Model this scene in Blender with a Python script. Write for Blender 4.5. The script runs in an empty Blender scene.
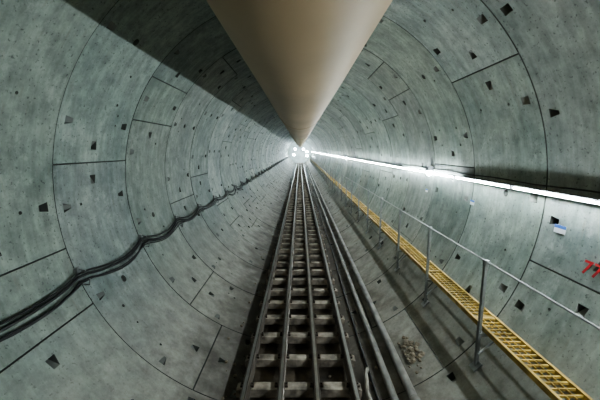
import bpy, math, random, bmesh
import mathutils
from mathutils import Vector, Matrix
random.seed(7)
R=2.87; CZ=2.87; CAMZ=3.44
RW=1.51; Y0=3.58; KMIN=-8; KMAX=50
YEND=Y0+RW*KMAX; YB=Y0+RW*KMIN
scn=bpy.context.scene
try:
    scn.view_settings.view_transform='AgX'; scn.view_settings.look='AgX - Medium High Contrast'
except Exception as ex: print(ex)

# ---------------- materials ----------------
def mat_base(name):
    m=bpy.data.materials.new(name); m.use_nodes=True
    nt=m.node_tree; b=nt.nodes['Principled BSDF']
    return m,nt,b
def simple(name,col,rough=.5,metal=0,var=.25,scale=8,bump=.1,col2=None,stretch=(1,1,1)):
    m,nt,b=mat_base(name)
    tc=nt.nodes.new('ShaderNodeTexCoord'); mp=nt.nodes.new('ShaderNodeMapping')
    mp.inputs['Scale'].default_value=stretch
    nt.links.new(tc.outputs['Object'],mp.inputs['Vector'])
    n=nt.nodes.new('ShaderNodeTexNoise'); n.inputs['Scale'].default_value=scale; n.inputs['Detail'].default_value=6
    nt.links.new(mp.outputs['Vector'],n.inputs['Vector'])
    r=nt.nodes.new('ShaderNodeValToRGB')
    r.color_ramp.elements[0].position=.35; r.color_ramp.elements[1].position=.68
    c2=col2 if col2 else tuple(c*(1-var) for c in col)
    r.color_ramp.elements[0].color=(*c2,1); r.color_ramp.elements[1].color=(*col,1)
    nt.links.new(n.outputs['Fac'],r.inputs['Fac']); nt.links.new(r.outputs['Color'],b.inputs['Base Color'])
    b.inputs['Roughness'].default_value=rough; b.inputs['Metallic'].default_value=metal
    if bump>0:
        bp=nt.nodes.new('ShaderNodeBump'); bp.inputs['Strength'].default_value=bump; bp.inputs['Distance'].default_value=.01
        n2=nt.nodes.new('ShaderNodeTexNoise'); n2.inputs['Scale'].default_value=scale*6; n2.inputs['Detail'].default_value=4
        nt.links.new(mp.outputs['Vector'],n2.inputs['Vector'])
        nt.links.new(n2.outputs['Fac'],bp.inputs['Height']); nt.links.new(bp.outputs['Normal'],b.inputs['Normal'])
    return m
def emis(name,col,st):
    m,nt,b=mat_base(name)
    b.inputs['Base Color'].default_value=(*col,1)
    b.inputs['Emission Color'].default_value=(*col,1); b.inputs['Emission Strength'].default_value=st
    return m
def concrete():
    m,nt,b=mat_base('segment_concrete'); N=nt.nodes.new; L=nt.links.new
    tc=N('ShaderNodeTexCoord'); 
    def noise(sc,det,rough=.6,vec=None):
        n=N('ShaderNodeTexNoise'); n.inputs['Scale'].default_value=sc; n.inputs['Detail'].default_value=det
        n.inputs['Roughness'].default_value=rough
        L((vec or tc.outputs['Object']),n.inputs['Vector']); return n
    def ramp(src,p0,c0,p1,c1):
        r=N('ShaderNodeValToRGB'); e=r.color_ramp.elements
        e[0].position=p0; e[0].color=(*c0,1); e[1].position=p1; e[1].color=(*c1,1); L(src,r.inputs['Fac']); return r
    def mix(t,f,a,bb):
        x=N('ShaderNodeMix'); x.data_type='RGBA'; x.blend_type=t
        if isinstance(f,float): x.inputs[0].default_value=f
        else: L(f,x.inputs[0])
        L(a,x.inputs[6]); 
        if isinstance(bb,tuple): x.inputs[7].default_value=(*bb,1)
        else: L(bb,x.inputs[7])
        return x.outputs[2]
    base=ramp(noise(.9,5).outputs['Fac'],.32,(.205,.25,.23),.68,(.38,.41,.368))
    mid=ramp(noise(4.5,8,.75).outputs['Fac'],.34,(.56,.585,.575),.66,(1.2,1.2,1.18))
    c=mix('MULTIPLY',.88,base.outputs['Color'],mid.outputs['Color'])
    mp=N('ShaderNodeMapping'); mp.inputs['Scale'].default_value=(1.2,9,1.2); L(tc.outputs['Object'],mp.inputs['Vector'])
    st=ramp(noise(1.3,4,.6,mp.outputs['Vector']).outputs['Fac'],.35,(.74,.75,.73),.65,(1.12,1.12,1.12))
    c=mix('MULTIPLY',.8,c,st.outputs['Color'])
    ef=ramp(noise(2.6,8,.75).outputs['Fac'],.56,(0,0,0),.72,(.65,.65,.65))
    c=mix('MIX',ef.outputs['Color'],c,(.50,.525,.48))
    rs=ramp(noise(1.7,7,.7,mp.outputs['Vector']).outputs['Fac'],.6,(0,0,0),.74,(.5,.5,.5))
    c=mix('MIX',rs.outputs['Color'],c,(.22,.185,.14))
    pit=ramp(noise(30,3,.5).outputs['Fac'],.32,(.35,.35,.35),.37,(1,1,1))
    c=mix('MULTIPLY',.8,c,pit.outputs['Color'])
    at=N('ShaderNodeAttribute'); at.attribute_name='tone'
    c=mix('MULTIPLY',1.0,c,at.outputs['Color'])
    sx=N('ShaderNodeSeparateXYZ'); L(tc.outputs['Object'],sx.inputs[0])
    ad=N('ShaderNodeMath'); ad.operation='MULTIPLY_ADD'; L(noise(2.2,6).outputs['Fac'],ad.inputs[0]); ad.inputs[1].default_value=-.9; 
    L(sx.outputs['Z'],ad.inputs[2])
    d=N('ShaderNodeMapRange'); L(ad.outputs[0],d.inputs[0]); d.inputs[1].default_value=.1; d.inputs[2].default_value=1.3; d.inputs[3].default_value=.75; d.inputs[4].default_value=0
    dust=ramp(noise(4,8,.75).outputs['Fac'],.35,(.2,.17,.14),.65,(.48,.44,.38))
    c=mix('MIX',d.outputs[0],c,dust.outputs['Color'])
    d2=N('ShaderNodeMapRange'); L(ad.outputs[0],d2.inputs[0]); d2.inputs[1].default_value=-.26; d2.inputs[2].default_value=.12; d2.inputs[3].default_value=.9; d2.inputs[4].default_value=0
    c=mix('MIX',d2.outputs[0],c,(.075,.06,.047))
    L(c,b.inputs['Base Color'])
    rr=N('ShaderNodeMapRange'); L(noise(3,4).outputs['Fac'],rr.inputs[0]); rr.inputs[3].default_value=.38; rr.inputs[4].default_value=.75
    L(rr.outputs[0],b.inputs['Roughness'])
    bp=N('ShaderNodeBump'); bp.inputs['Strength'].default_value=.3; bp.inputs['Distance'].default_value=.008
    L(noise(22,6,.7).outputs['Fac'],bp.inputs['Height']); L(bp.outputs['Normal'],b.inputs['Normal'])
    return m
M_CON=concrete()
M_JOINT=simple('joint_caulk',(.085,.09,.08),.8,bump=0)
M_POCK=simple('pocket_concrete_shaded',(.14,.145,.13),.8,bump=.1)  # recess shade of pockets and holes put into a darker concrete colour
M_PRAMP=simple('pocket_ramp_concrete_lit',(.25,.26,.24),.8,bump=.1)  # lit side of the pocket, painted as a lighter copy of the pocket colour
M_MUD=simple('invert_mud',(.16,.125,.09),.5,var=.65,scale=3,bump=.5,col2=(.03,.024,.019))
M_RAIL=simple('rail_steel',(.15,.12,.10),.4,.5,scale=5,stretch=(1,.3,1))
M_RAILT=simple('rail_worn_top',(.45,.43,.40),.3,.7,scale=6,bump=0)
M_TIE=simple('tie_dusty_steel',(.50,.42,.34),.75,0,var=.7,scale=6,bump=.3)
M_YEL=simple('yellow_paint',(.66,.45,.12),.55,.05,var=.6,scale=6)
M_GALV=simple('galvanised_steel',(.36,.37,.36),.45,.5,scale=14)
M_BLK=simple('black_cable_rubber',(.022,.022,.022),.5,scale=20)
M_PIPE=simple('pipe_dusty_steel',(.40,.375,.335),.5,.1,var=.5,scale=5)
M_HOSE=simple('dusty_hose',(.45,.41,.35),.7,scale=12)
M_ROCK=simple('grout_rubble',(.36,.30,.22),.9,scale=14,var=.6,bump=.6)
M_RED=simple('red_paint',(.5,.015,.02),.6,scale=30,bump=0)
M_BLUE=simple('label_blue',(.05,.16,.5),.5,bump=0)
M_WHITE=simple('label_white',(.75,.77,.78),.5,bump=0)
M_TUBE=emis('led_tube',(.84,.96,1.0),200)
M_FLOOD=emis('flood_lens',(.75,.93,1.0),300)
M_BULB=emis('lamp_globe',(.85,.96,1.0),90)
M_HOUS=simple('lamp_housing',(.12,.125,.13),.5,.2,bump=0)
M_DUCT=simple('duct_fabric',(.48,.34,.20),.5,0,var=.22,scale=.9,bump=.12,stretch=(1,.6,1))
M_BULK=simple('bulkhead_paint',(.8,.84,.84),.6,scale=1.0,bump=0)

# ---------------- builder ----------------
class MB:
    def __init__(s): s.v=[];s.f=[];s.m=[];s.s=[]
    def add(s,vs,fs,mat=0,smooth=False):
        o=len(s.v); s.v+= [tuple(p) for p in vs]
        for f in fs: s.f.append(tuple(i+o for i in f)); s.m.append(mat); s.s.append(smooth)
    def box(s,x0,x1,y0,y1,z0,z1,mat=0,M=None):
        vs=[Vector((x,y,z)) for x in(x0,x1) for y in(y0,y1) for z in(z0,z1)]
        if M: vs=[M@p for p in vs]
        s.add(vs,[(0,1,3,2),(4,6,7,5),(0,4,5,1),(2,3,7,6),(0,2,6,4),(1,5,7,3)],mat)
    def tube(s,pts,r,n=8,mat=0,cap=True):
        pts=[Vector(p) for p in pts]; vs=[];fs=[]
        for i,p in enumerate(pts):
            t=(pts[min(i+1,len(pts)-1)]-pts[max(i-1,0)]).normalized()
            up=Vector((0,0,1)) if abs(t.z)<.9 else Vector((0,1,0))
            a=t.cross(up).normalized(); b=t.cross(a).normalized()
            rr=r[i] if isinstance(r,(list,tuple)) else r
            for k in range(n):
                q=2*math.pi*k/n; vs.append(p+a*math.cos(q)*rr+b*math.sin(q)*rr)
        for i in range(len(pts)-1):
            for k in range(n):
                k2=(k+1)%n; fs.append((i*n+k,i*n+k2,(i+1)*n+k2,(i+1)*n+k))
        s.add(vs,fs,mat,True)
        if cap:
            o=len(s.v)-len(vs); s.f.append(tuple(o+k for k in range(n))); s.m.append(mat); s.s.append(False)
            o2=o+(len(pts)-1)*n; s.f.append(tuple(o2+k for k in reversed(range(n)))); s.m.append(mat); s.s.append(False)
    def prof(s,pr,y0,y1,mat=0):
        n=len(pr); vs=[(x,y0,z) for x,z in pr]+[(x,y1,z) for x,z in pr]
        fs=[(i,(i+1)%n,n+(i+1)%n,n+i) for i in range(n)]+[tuple(range(n)),tuple(reversed(range(n,2*n)))]
        s.add(vs,fs,mat)
    def obj(s,name,mats,parent=None,loc=None):
        me=bpy.data.meshes.new(name); me.from_pydata(s.v,[],s.f)
        for m in mats: me.materials.append(m)
        me.polygons.foreach_set('material_index',s.m); me.polygons.foreach_set('use_smooth',s.s)
        me.update(); o=bpy.data.objects.new(name,me); scn.collection.objects.link(o)
        if parent: o.parent=parent
        if loc: o.location=loc
        return o
def empty(name):
    e=bpy.data.objects.new(name,None); scn.collection.objects.link(e); return e

# ---------------- tunnel lining ----------------
tv=[];tf=[];tm=[];ts=[];tt=[]
def P(a,y,r=R):
    a=math.radians(a); return (r*math.cos(a),y,CZ+r*math.sin(a))
def addf(vs,fs,mat,sm,tone):
    o=len(tv); tv.extend(vs)
    for f in fs: tf.append(tuple(i+o for i in f)); tm.append(mat); ts.append(sm); tt.append(tone)
def pocket(a0,a1,y0,y1,dr,r,tone):
    A=lambda u: a0+(a1-a0)*u; Y=lambda v:y0+(y1-y0)*v
    j=lambda: random.uniform(-.06,.06)
    g=random.uniform(0,.18)
    if dr=='y0': q=[(.16+j(),.1),(.84+j(),.1),(.62+g,.9),(.38-g,.9)]
    elif dr=='y1': q=[(.84+j(),.9),(.16+j(),.9),(.38-g,.1),(.62+g,.1)]
    elif dr=='a0': q=[(.1,.86),(.1,.14),(.9,.38-g),(.9,.62+g)]
    else: q=[(.9,.14),(.9,.86),(.1,.62+g),(.1,.38-g)]
    pts=[P(A(u),Y(v),r) for u,v in q]; deep=[P(A(q[0][0]),Y(q[0][1]),r+.10),P(A(q[1][0]),Y(q[1][1]),r+.10)]
    cor=[(0,0),(1,0),(1,1),(0,1)]
    cv=[P(A(u),Y(v),r) for u,v in cor]
    def near(i):
        return min(range(4),key=lambda k:(cor[k][0]-q[i][0])**2+(cor[k][1]-q[i][1])**2)
    idx=[near(i) for i in range(4)]
    vs=[cv[idx[i]] for i in range(4)]+pts
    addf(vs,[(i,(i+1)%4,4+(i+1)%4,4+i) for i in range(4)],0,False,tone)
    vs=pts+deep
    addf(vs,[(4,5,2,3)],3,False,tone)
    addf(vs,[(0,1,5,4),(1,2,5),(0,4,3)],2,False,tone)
def rhole(a0,a1,y0,y1,r,tone,rad=.05,n=16):
    fa=random.uniform(.4,.6); 
    A0=a0+(a1-a0)*.5; Ym=(y0+y1)/2
    if rad<.04: Ym=y0+(y1-y0)*random.uniform(.3,.7)
    def ring(rr,dep): return [P(A0+math.degrees(rr*math.cos(2*math.pi*k/n)/R),Ym+rr*math.sin(2*math.pi*k/n),r+dep) for k in range(n)]
    outer=[]
    for k in range(n):
        c=math.cos(2*math.pi*k/n); s_=math.sin(2*math.pi*k/n); m=max(abs(c),abs(s_))
        yy=Ym+(s_/m)*((y1-Ym) if s_>0 else (Ym-y0))
        outer.append(P(A0+(a1-a0)/2*c/m,yy,r))
    o=outer+ring(rad,0)+ring(rad*.8,.05)
    addf(o[:2*n],[(k,(k+1)%n,n+(k+1)%n,n+k) for k in range(n)],0,False,tone)
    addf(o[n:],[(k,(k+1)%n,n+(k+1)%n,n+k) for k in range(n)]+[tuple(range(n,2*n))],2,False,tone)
def ringjoints(k):
    if k==-1: return [192,207,276,345,414,483,552]
    if k==0: return [34,103,172,241,310,325,394]
    rot=[0,142,38,96,205,303,61][k%7]+random.uniform(-3,3)
    return [rot+x for x in(0,15,84,153,222,291,360)]
ch=.009; dj=.026
for k in range(KMIN,KMAX):
    y0=Y0+RW*k; y1=y0+RW
    js=ringjoints(k); fine=(y0<42)
    rt=random.uniform(.85,1.13)
    for si in range(6):
        a,b=js[si],js[si+1]; span=b-a
        t=rt*random.uniform(.82,1.15); tone=(t*random.uniform(.96,1.04),t,t*random.uniform(.96,1.04),1)
        rr=R+random.uniform(-.004,.004)
        cha=math.degrees(ch/R)
        n=max(2,round((span-2*cha)/3.0))
        As=[a+cha+(span-2*cha)*i/n for i in range(n+1)]
        Ys=[y0+ch,y0+.10,y0+.26,y0+.62,y0+.78,y0+1.25,y0+1.41,y1-ch] if fine else [y0+ch,y1-ch]
        cells={}
        if fine:
            m=max(1,round(span/24)) ; 
            for q in range(m):
                i=min(n-1,max(0,int((q+.5)*n/m)))
                cells[(i,1)]='y0'; cells[(i,5)]='y1'
                if random.random()<.3: cells.pop((i,5))
            if span>30:
                cells[(1,3)]='a0'; cells[(n-2,3)]='a1'
                cells[(n//2,3)]='hole'
                for q in range(5):
                    c=(random.randint(2,n-3),random.choice([2,4]))
                    cells.setdefault(c,'small')
        for i in range(n):
            for j in range(len(Ys)-1):
                c=cells.get((i,j))
                if c is None:
                    addf([P(As[i],Ys[j],rr),P(As[i+1],Ys[j],rr),P(As[i+1],Ys[j+1],rr),P(As[i],Ys[j+1],rr)],[(0,1,2,3)],0,True,tone)
                elif c=='hole': rhole(As[i],As[i+1],Ys[j],Ys[j+1],rr,tone)
                elif c=='small': rhole(As[i],As[i+1],Ys[j],Ys[j+1],rr,tone,random.uniform(.014,.024),8)
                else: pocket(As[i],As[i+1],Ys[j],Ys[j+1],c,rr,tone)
        for i in range(n):
            for (ye,yi) in((y0,Ys[0]),(y1,Ys[-1])):
                addf([P(As[i],ye,R+dj),P(As[i+1],ye,R+dj),P(As[i+1],yi,rr),P(As[i],yi,rr)],[(0,1,2,3)],1,False,tone)
        for (ae,ai) in((a,As[0]),(b,As[-1])):
            addf([P(ae,y0,R+dj),P(ae,y1,R+dj),P(ai,Ys[-1],rr),P(ai,Ys[0],rr)],[(0,1,2,3)],1,False,tone)
me=bpy.data.meshes.new('wall_tunnel_lining'); me.from_pydata(tv,[],tf)
for m in(M_CON,M_JOINT,M_POCK,M_PRAMP): me.materials.append(m)
me.polygons.foreach_set('material_index',tm); me.polygons.foreach_set('use_smooth',ts)
ca=me.color_attributes.new('tone','FLOAT_COLOR','CORNER')
buf=[]
for f,t in zip(tf,tt): buf.extend(list(t)*len(f))
ca.data.foreach_set('color',buf)
bm=bmesh.new(); bm.from_mesh(me); bmesh.ops.remove_doubles(bm,verts=bm.verts,dist=.0003)
for e in bm.edges:
    if len(e.link_faces)==2 and (e.link_faces[0].material_index!=e.link_faces[1].material_index): e.smooth=False
for f in bm.faces:
    if f.material_index==0: f.smooth=True
bm.to_mesh(me); bm.free()
lining=bpy.data.objects.new('wall_tunnel_lining',me); scn.collection.objects.link(lining)

# ---------------- floor: muddy invert ----------------
fb=MB(); nx=14; ny=260; vs=[];fs=[]
for j in range(ny+1):
    t=j/ny; y=YB+(YEND-YB)*(t**1.6)
    for i in range(nx+1):
        x=-.82+1.64*i/nx
        z=.09+.03*mathutils.noise.noise(Vector((x*3,y*2,0)))+.012*mathutils.noise.noise(Vector((x*11,y*9,3)))
        if i in(0,nx): z=.08
        vs.append((x,y,z))
for j in range(ny):
    for i in range(nx):
        a=j*(nx+1)+i; fs.append((a,a+1,a+nx+2,a+nx+1))
fb.add(vs,fs,0,True); fb.obj('floor',[M_MUD])

# ---------------- track ----------------
trk=empty('railway_track')
def rail(x,z,h,w,name):
    hw=w/2; b=MB()
    pr=[(-hw,0),(hw,0),(hw,.012),(.012,.03),(.012,h-.04),(.033,h-.03),(.033,h-.004),(-.033,h-.004),(-.033,h-.03),(-.012,h-.04),(-.012,.03),(-hw,.012)]
    b.prof([(x+p,z+q) for p,q in pr],YB+.3,YEND-1,0)
    b.box(x-.02,x+.02,YB+.3,YEND-1,z+h-.004,z+h+.001,1)
    b.obj(name,[M_RAIL,M_RAILT],trk)
rail(-.72,.255,.14,.125,'rail_outer_1'); rail(.72,.255,.14,.125,'rail_outer_2')
rail(-.255,.255,.10,.10,'rail_inner_1'); rail(.225,.255,.10,.10,'rail_inner_2')
tb=MB(); cb=MB(); y=1.42-12*.59
while y<YEND-2:
    dx=random.uniform(-.015,.015); w=.07
    tb.prof([(-.85+dx,.135),(.85+dx,.135),(.85+dx,.235),(.80+dx,.255),(-.80+dx,.255),(-.85+dx,.235)],y-w,y+w,0)
    if y<30:
        for x in(-.72,.72,-.255,.225):
            for s in(-1,1):
                cb.box(x+s*.068-.022,x+s*.068+.022,y-.035,y+.035,.255,.285,0)
                cb.tube([(x+s*.068,y,.28),(x+s*.068,y,.31)],.012,6,0)
    y+=.59
tb.obj('ties',[M_TIE],trk); cb.obj('rail_clips',[M_RAIL],trk)
b=MB()
for i in range(320):
    y=random.uniform(.8,22); x=random.choice([random.uniform(-.8,.8),random.gauss(-1.0,.1),random.gauss(.98,.05)])
    r=random.uniform(.008,.03)
    z=(.1 if abs(x)<.8 else CZ-math.sqrt(R*R-x*x))+r*.3
    bm=bmesh.new(); bmesh.ops.create_icosphere(bm,subdivisions=1,radius=r)
    vs=[(x+v.co.x*random.uniform(.8,1.3),y+v.co.y*random.uniform(.8,1.5),z+v.co.z*random.uniform(.6,1.)) for v in bm.verts]
    fs=[tuple(v.index for v in f.verts) for f in bm.faces]; bm.free(); b.add(vs,fs,0,False)
b.obj('scattered_debris',[M_ROCK])

# ---------------- duct ----------------
db=MB(); DR=.662; DZ=CAMZ+1.24; n=64; vs=[];fs=[]
ys=[]; y=YB+.2
while y<YEND-2: ys.append(y); y+= .25 if y<20 else 1.5
for y in ys:
    for k in range(n):
        q=2*math.pi*k/n
        r=DR+.008*mathutils.noise.noise(Vector((math.cos(q)*1.5,y*.35,math.sin(q)*1.5)))
        vs.append((r*math.cos(q),y,DZ+r*math.sin(q)))
for j in range(len(ys)-1):
    for k in range(n):
        k2=(k+1)%n; fs.append((j*n+k,j*n+k2,(j+1)*n+k2,(j+1)*n+k))
db.add(vs,fs,0,True)
duct=empty('ventilation_duct'); db.obj('duct_skin',[M_DUCT],duct)
hb=MB(); y=9.0
while y<YEND-3:
    hb.tube([(DR*1.004*math.cos(math.radians(a)),y,DZ+DR*1.004*math.sin(math.radians(a))) for a in range(0,361,6)],.006,5,0,False)
    for s in(-1,1): hb.tube([(s*.4,y,DZ+.53),(s*.5,y,CZ+math.sqrt(R*R-.5**2)+.01)],.006,5,0)
    y+=6*RW
hb.obj('hanger_straps',[M_DUCT],duct)

# ---------------- left cables ----------------
cab=empty('power_cable_run')
def wallx(z,off=0): return math.sqrt((R-off)**2-(z-CZ)**2)
for ci,(dz,r,ph) in enumerate([(0,.018,0),(-.045,.014,.4),(.035,.013,.9),(-.075,.010,1.7)]):
    b=MB(); pts=[]; y=YB+.5
    kk={}
    while y<YEND-2:
        t=(y-Y0)/RW; fr=t-math.floor(t); k=math.floor(t)
        if k not in kk: kk[k]=random.uniform(.07,.16)
        sag=kk[k]*4*fr*(1-fr)
        z=CAMZ-1.49+dz-sag*(1+.3*math.sin(ph*3))+.008*math.sin(y*5+ph)
        pts.append((-wallx(z,.045+.01*ci),y,z)); y+=RW/8 if y<25 else RW/4
    b.tube(pts,r,8,0); b.obj('cable_%d'%(ci+1),[M_BLK],cab)
b=MB()
for k in range(KMIN+1,40):
    y=Y0+RW*k
    z=CAMZ-1.5; x=wallx(z)
    b.box(-x-.01,-x+.03,y-.03,y+.03,z-.13,z+.09,0)
    b.tube([(-x+.02,y,z-.12),(-x+.14,y,z-.13),(-x+.15,y,z-.05)],.008,6,0)
    b.tube([(-x+.02,y,z+.07),(-x+.11,y,z+.05)],.008,6,0)
b.obj('cable_hooks',[M_GALV],cab)

# ---------------- walkway ----------------
wk=empty('grating_walkway'); WZ=1.385; X0=2.155; X1=2.44; yw0=YB+1; yw1=72
b=MB()
for x in(X0,X1-.03): b.box(x-.006,x+.022,yw0,yw1,WZ-.05,WZ+.012,0)
for x in(X0+.095,X0+.165): b.box(x-.004,x+.004,yw0,yw1,WZ-.02,WZ,0)
y=yw0
while y<yw1-.1:
    b.box(X0,X1-.01,y,y+.014,WZ-.022,WZ,0); y+=.075 if y<14 else .15
k=-6
while Y0+k*RW<yw1:
    yy=Y0-.02+k*RW
    if yy>yw0: b.box(X0-.01,X1,yy-.025,yy+.025,WZ-.03,WZ+.006,0)
    k+=1
b.obj('grating_deck',[M_YEL],wk)
b=MB(); PX=2.09; PY0=3.32
for k in range(-6,42):
    y=PY0+k*RW; zb=CZ-math.sqrt(R*R-PX*PX)
    b.box(PX-.02,PX+.02,y-.006,y+.006,zb+.0,CAMZ-1.24,0)
    b.box(PX-.02,PX-.010,y-.02,y+.02,zb+.01,CAMZ-1.24,0)
    b.box(PX-.06,PX+.07,y-.055,y+.055,zb-.03,zb+.02,0,Matrix.Translation((PX,y,zb))@Matrix.Rotation(math.radians(-45),4,'Y')@Matrix.Translation((-PX,-y,-zb)))
    b.box(PX,X1,y-.02,y+.02,WZ-.09,WZ-.05,0)
    b.tube([(PX+.01,y,WZ-.32),(X0+.2,y,WZ-.08)],.012,6,0)
    b.box(PX-.025,PX+.025,y-.025,y+.025,CAMZ-1.27,CAMZ-1.22,0)
b.obj('guard_posts',[M_GALV],wk)
b=MB(); b.tube([(PX,yw0,CAMZ-1.235),(PX,yw1,CAMZ-1.235)],.010,8,0); b.obj('handrail',[M_GALV],wk)

# ---------------- pipes on right invert ----------------
pp=empty('drain_pipe_pair')
for i,(x,r) in enumerate([(1.20,.05),(1.40,.055)]):
    z=CZ-math.sqrt((R-r)**2-x*x); b=MB()
    b.tube([(x,YB+.3,z),(x,YEND-1,z)],r,16,0)
    y=2.2-6+i*1.1
    while y<60:
        b.tube([(x,y-.06,z),(x,y+.06,z)],r*1.2,16,0); b.box(x-r*1.5,x+r*1.5,y-.012,y+.012,z-.02,z+.02,0); y+=6
    b.obj('pipe_%d'%(i+1),[M_PIPE],pp)
b=MB(); b.tube([(1.02+.015*math.sin(y*.8),y,CZ-math.sqrt((R-.02)**2-(1.02+.015*math.sin(y*.8))**2)) for y in [YB+.4+.4*i for i in range(180)]],.018,6,0)
b.obj('signal_cable',[M_BLK])
b=MB(); pts=[]
ctrl=[(1.02,1.2),(1.2,1.9),(1.18,2.4),(1.02,2.8),(.93,3.2),(.91,3.7),(.95,4.0),(1.0,4.15)]
for i in range(len(ctrl)-1):
    for t in range(6):
        u=t/6; u=u*u*(3-2*u); x=ctrl[i][0]*(1-u)+ctrl[i+1][0]*u; y=ctrl[i][1]*(1-t/6)+ctrl[i+1][1]*t/6
        lift=.04+.12*max(0,1-abs(y-2.1)/.8)
        pts.append((x,y,CZ-math.sqrt((R-.03)**2-x*x)+lift))
b.tube(pts,.028,10,0); b.obj('loose_hose',[M_HOSE])
b=MB()
for i in range(70):
    x=1.62+random.gauss(0,.05); y=4.15+random.gauss(0,.15); r=random.uniform(.01,.045)
    z=CZ-math.sqrt(R*R-x*x)+r*.5
    bm=bmesh.new(); bmesh.ops.create_icosphere(bm,subdivisions=1,radius=r)
    vs=[(x+v.co.x*random.uniform(.7,1.3),y+v.co.y*random.uniform(.8,1.5),z+v.co.z*random.uniform(.6,1.0)) for v in bm.verts]
    fs=[tuple(v.index for v in f.verts) for f in bm.faces]; bm.free(); b.add(vs,fs,0,False)
b.obj('rubble_pile',[M_ROCK])

# ---------------- light strip ----------------
ls=empty('led_light_strip'); LZ=CAMZ-.49; LX=wallx(LZ)
b=MB(); e=MB()
y=YB+.5
while y<YEND-2:
    L=1.44
    e.tube([(LX-.085,y,LZ),(LX-.085,y+L,LZ)],.012,8,0)
    if not (4.9<y+.7<8.2) and y<22:
        b.box(LX-.068,LX-.045,y-.03,y+L+.03,LZ-.022,LZ+.028,0)
        if y<4.5: b.box(LX-.085,LX-.045,y-.03,y+L+.03,LZ+.026,LZ+.032,0)
    b.box(LX-.09,LX+.0,y+.3,y+.33,LZ-.015,LZ+.02,0); b.box(LX-.09,LX+.0,y+1.1,y+1.13,LZ-.015,LZ+.02,0)
    b.box(LX-.1,LX-.06,y-.035,y-.002,LZ-.02,LZ+.03,0); 
    y+=RW
e.obj('led_tubes',[M_TUBE],ls); b.obj('strip_housing',[M_HOUS],ls)
b=MB(); b.tube([(LX-.02,yy,LZ+.09-.015*math.sin((yy)*math.pi/RW)**2) for yy in [YB+.5+.38*i for i in range(205)]],.01,6,0); b.obj('supply_cable',[M_BLK],ls)
def lamp(y):
    w=empty('bulkhead_lamp'); 
    b=MB(); b.box(LX-.13,LX-.01,y-.07,y+.07,LZ+.05,LZ+.14,0); b.box(LX-.16,LX-.02,y-.08,y+.08,LZ+.13,LZ+.145,0)
    b.tube([(LX-.08,y,LZ+.05),(LX-.08,y,LZ+.02),(LX-.08,y,LZ-.02),(LX-.08,y,LZ-.05),(LX-.08,y,LZ-.065)],[.035,.05,.052,.038,.012],16,1); b.tube([(LX-.05,y,LZ+.14),(LX-.07,y-.02,LZ+.33)],.008,6,0)
    b.obj('lamp_body',[M_HOUS,M_BULB],w)
for y in(-5.4,6.7,18.8,30.9,43,55,67): lamp(y)

# ---------------- far end ----------------
bk=MB(); n=48
vs=[(0,YEND,CZ)]+[(2.95*math.cos(2*math.pi*k/n),YEND,CZ+2.95*math.sin(2*math.pi*k/n)) for k in range(n)]
bk.add(vs,[(0,1+k,1+(k+1)%n) for k in range(n)],0)
bk.obj('wall_end_bulkhead',[M_BULK])
fl=empty('floodlight_gantry'); b=MB(); G=YEND-7
b.box(-1.6,1.9,G,G+.1,3.75,3.85,0); b.box(-1.6,-1.5,G,G+.1,.55,3.8,0); b.box(1.8,1.9,G,G+.1,.75,3.8,0)
for x,z in((-1.1,3.6),(.8,3.6),(1.6,3.0),(1.6,2.1),(-1.4,2.3)):
    b.box(x-.22,x+.22,G-.15,G+.15,z-.18,z+.18,0); b.box(x-.2,x+.2,G-.16,G-.15,z-.16,z+.16,1); b.box(x-.2,x+.2,G+.15,G+.16,z-.16,z+.16,1)
b.obj('gantry_frame',[M_BULK,M_FLOOD],fl)

# ---------------- markings ----------------
def wallmark(y,z,off):
    a=math.atan2(z-CZ,math.sqrt(R*R-(z-CZ)**2)); N=Vector((-math.cos(a),0,-math.sin(a)))
    X=Vector((0,-1,0)); Yv=N.cross(X)
    M=Matrix.Identity(4)
    for i in range(3): M[i][0]=X[i]; M[i][1]=Yv[i]; M[i][2]=N[i]
    p=Vector((R*math.cos(a),y,CZ+R*math.sin(a)))+N*off
    M.translation=p; return M
bpy.ops.object.text_add(); t=bpy.context.object; t.data.body='772'; t.data.size=.19; t.data.extrude=.0015; t.data.offset=.003; t.data.space_character=1.1
bpy.ops.object.convert(target='MESH'); t=bpy.context.object; t.name='ring_number_marking'; t.data.materials.clear(); t.data.materials.append(M_RED)
t.matrix_world=wallmark(2.93,CAMZ-1.20,.012)
def label(y,z,w,h):
    b=MB(); b.box(-w/2,w/2,-h/2,h/2,-.002,.002,0); b.box(-w/2,w/2,h*.1,h/2,.002,.004,1)
    o=b.obj('barcode_label',[M_WHITE,M_BLUE]); o.matrix_world=wallmark(y,z,.008)
label(3.3,CAMZ-.86,.15,.09); label(5.05,CAMZ-.86,.12,.08); label(6.9,CAMZ-.9,.12,.07)

# ---------------- world, camera ----------------
w=bpy.data.worlds.new('World'); scn.world=w; w.use_nodes=True
w.node_tree.nodes['Background'].inputs[0].default_value=(.75,.85,.85,1); w.node_tree.nodes['Background'].inputs[1].default_value=.3
cd=bpy.data.cameras.new('camera'); cam=bpy.data.objects.new('camera',cd); scn.collection.objects.link(cam)
cd.sensor_width=36; cd.lens=18.6; cd.clip_start=.05; cd.clip_end=300
cam.location=(0,0,CAMZ); cam.rotation_euler=(math.radians(90-9.2),0,0); scn.camera=cam
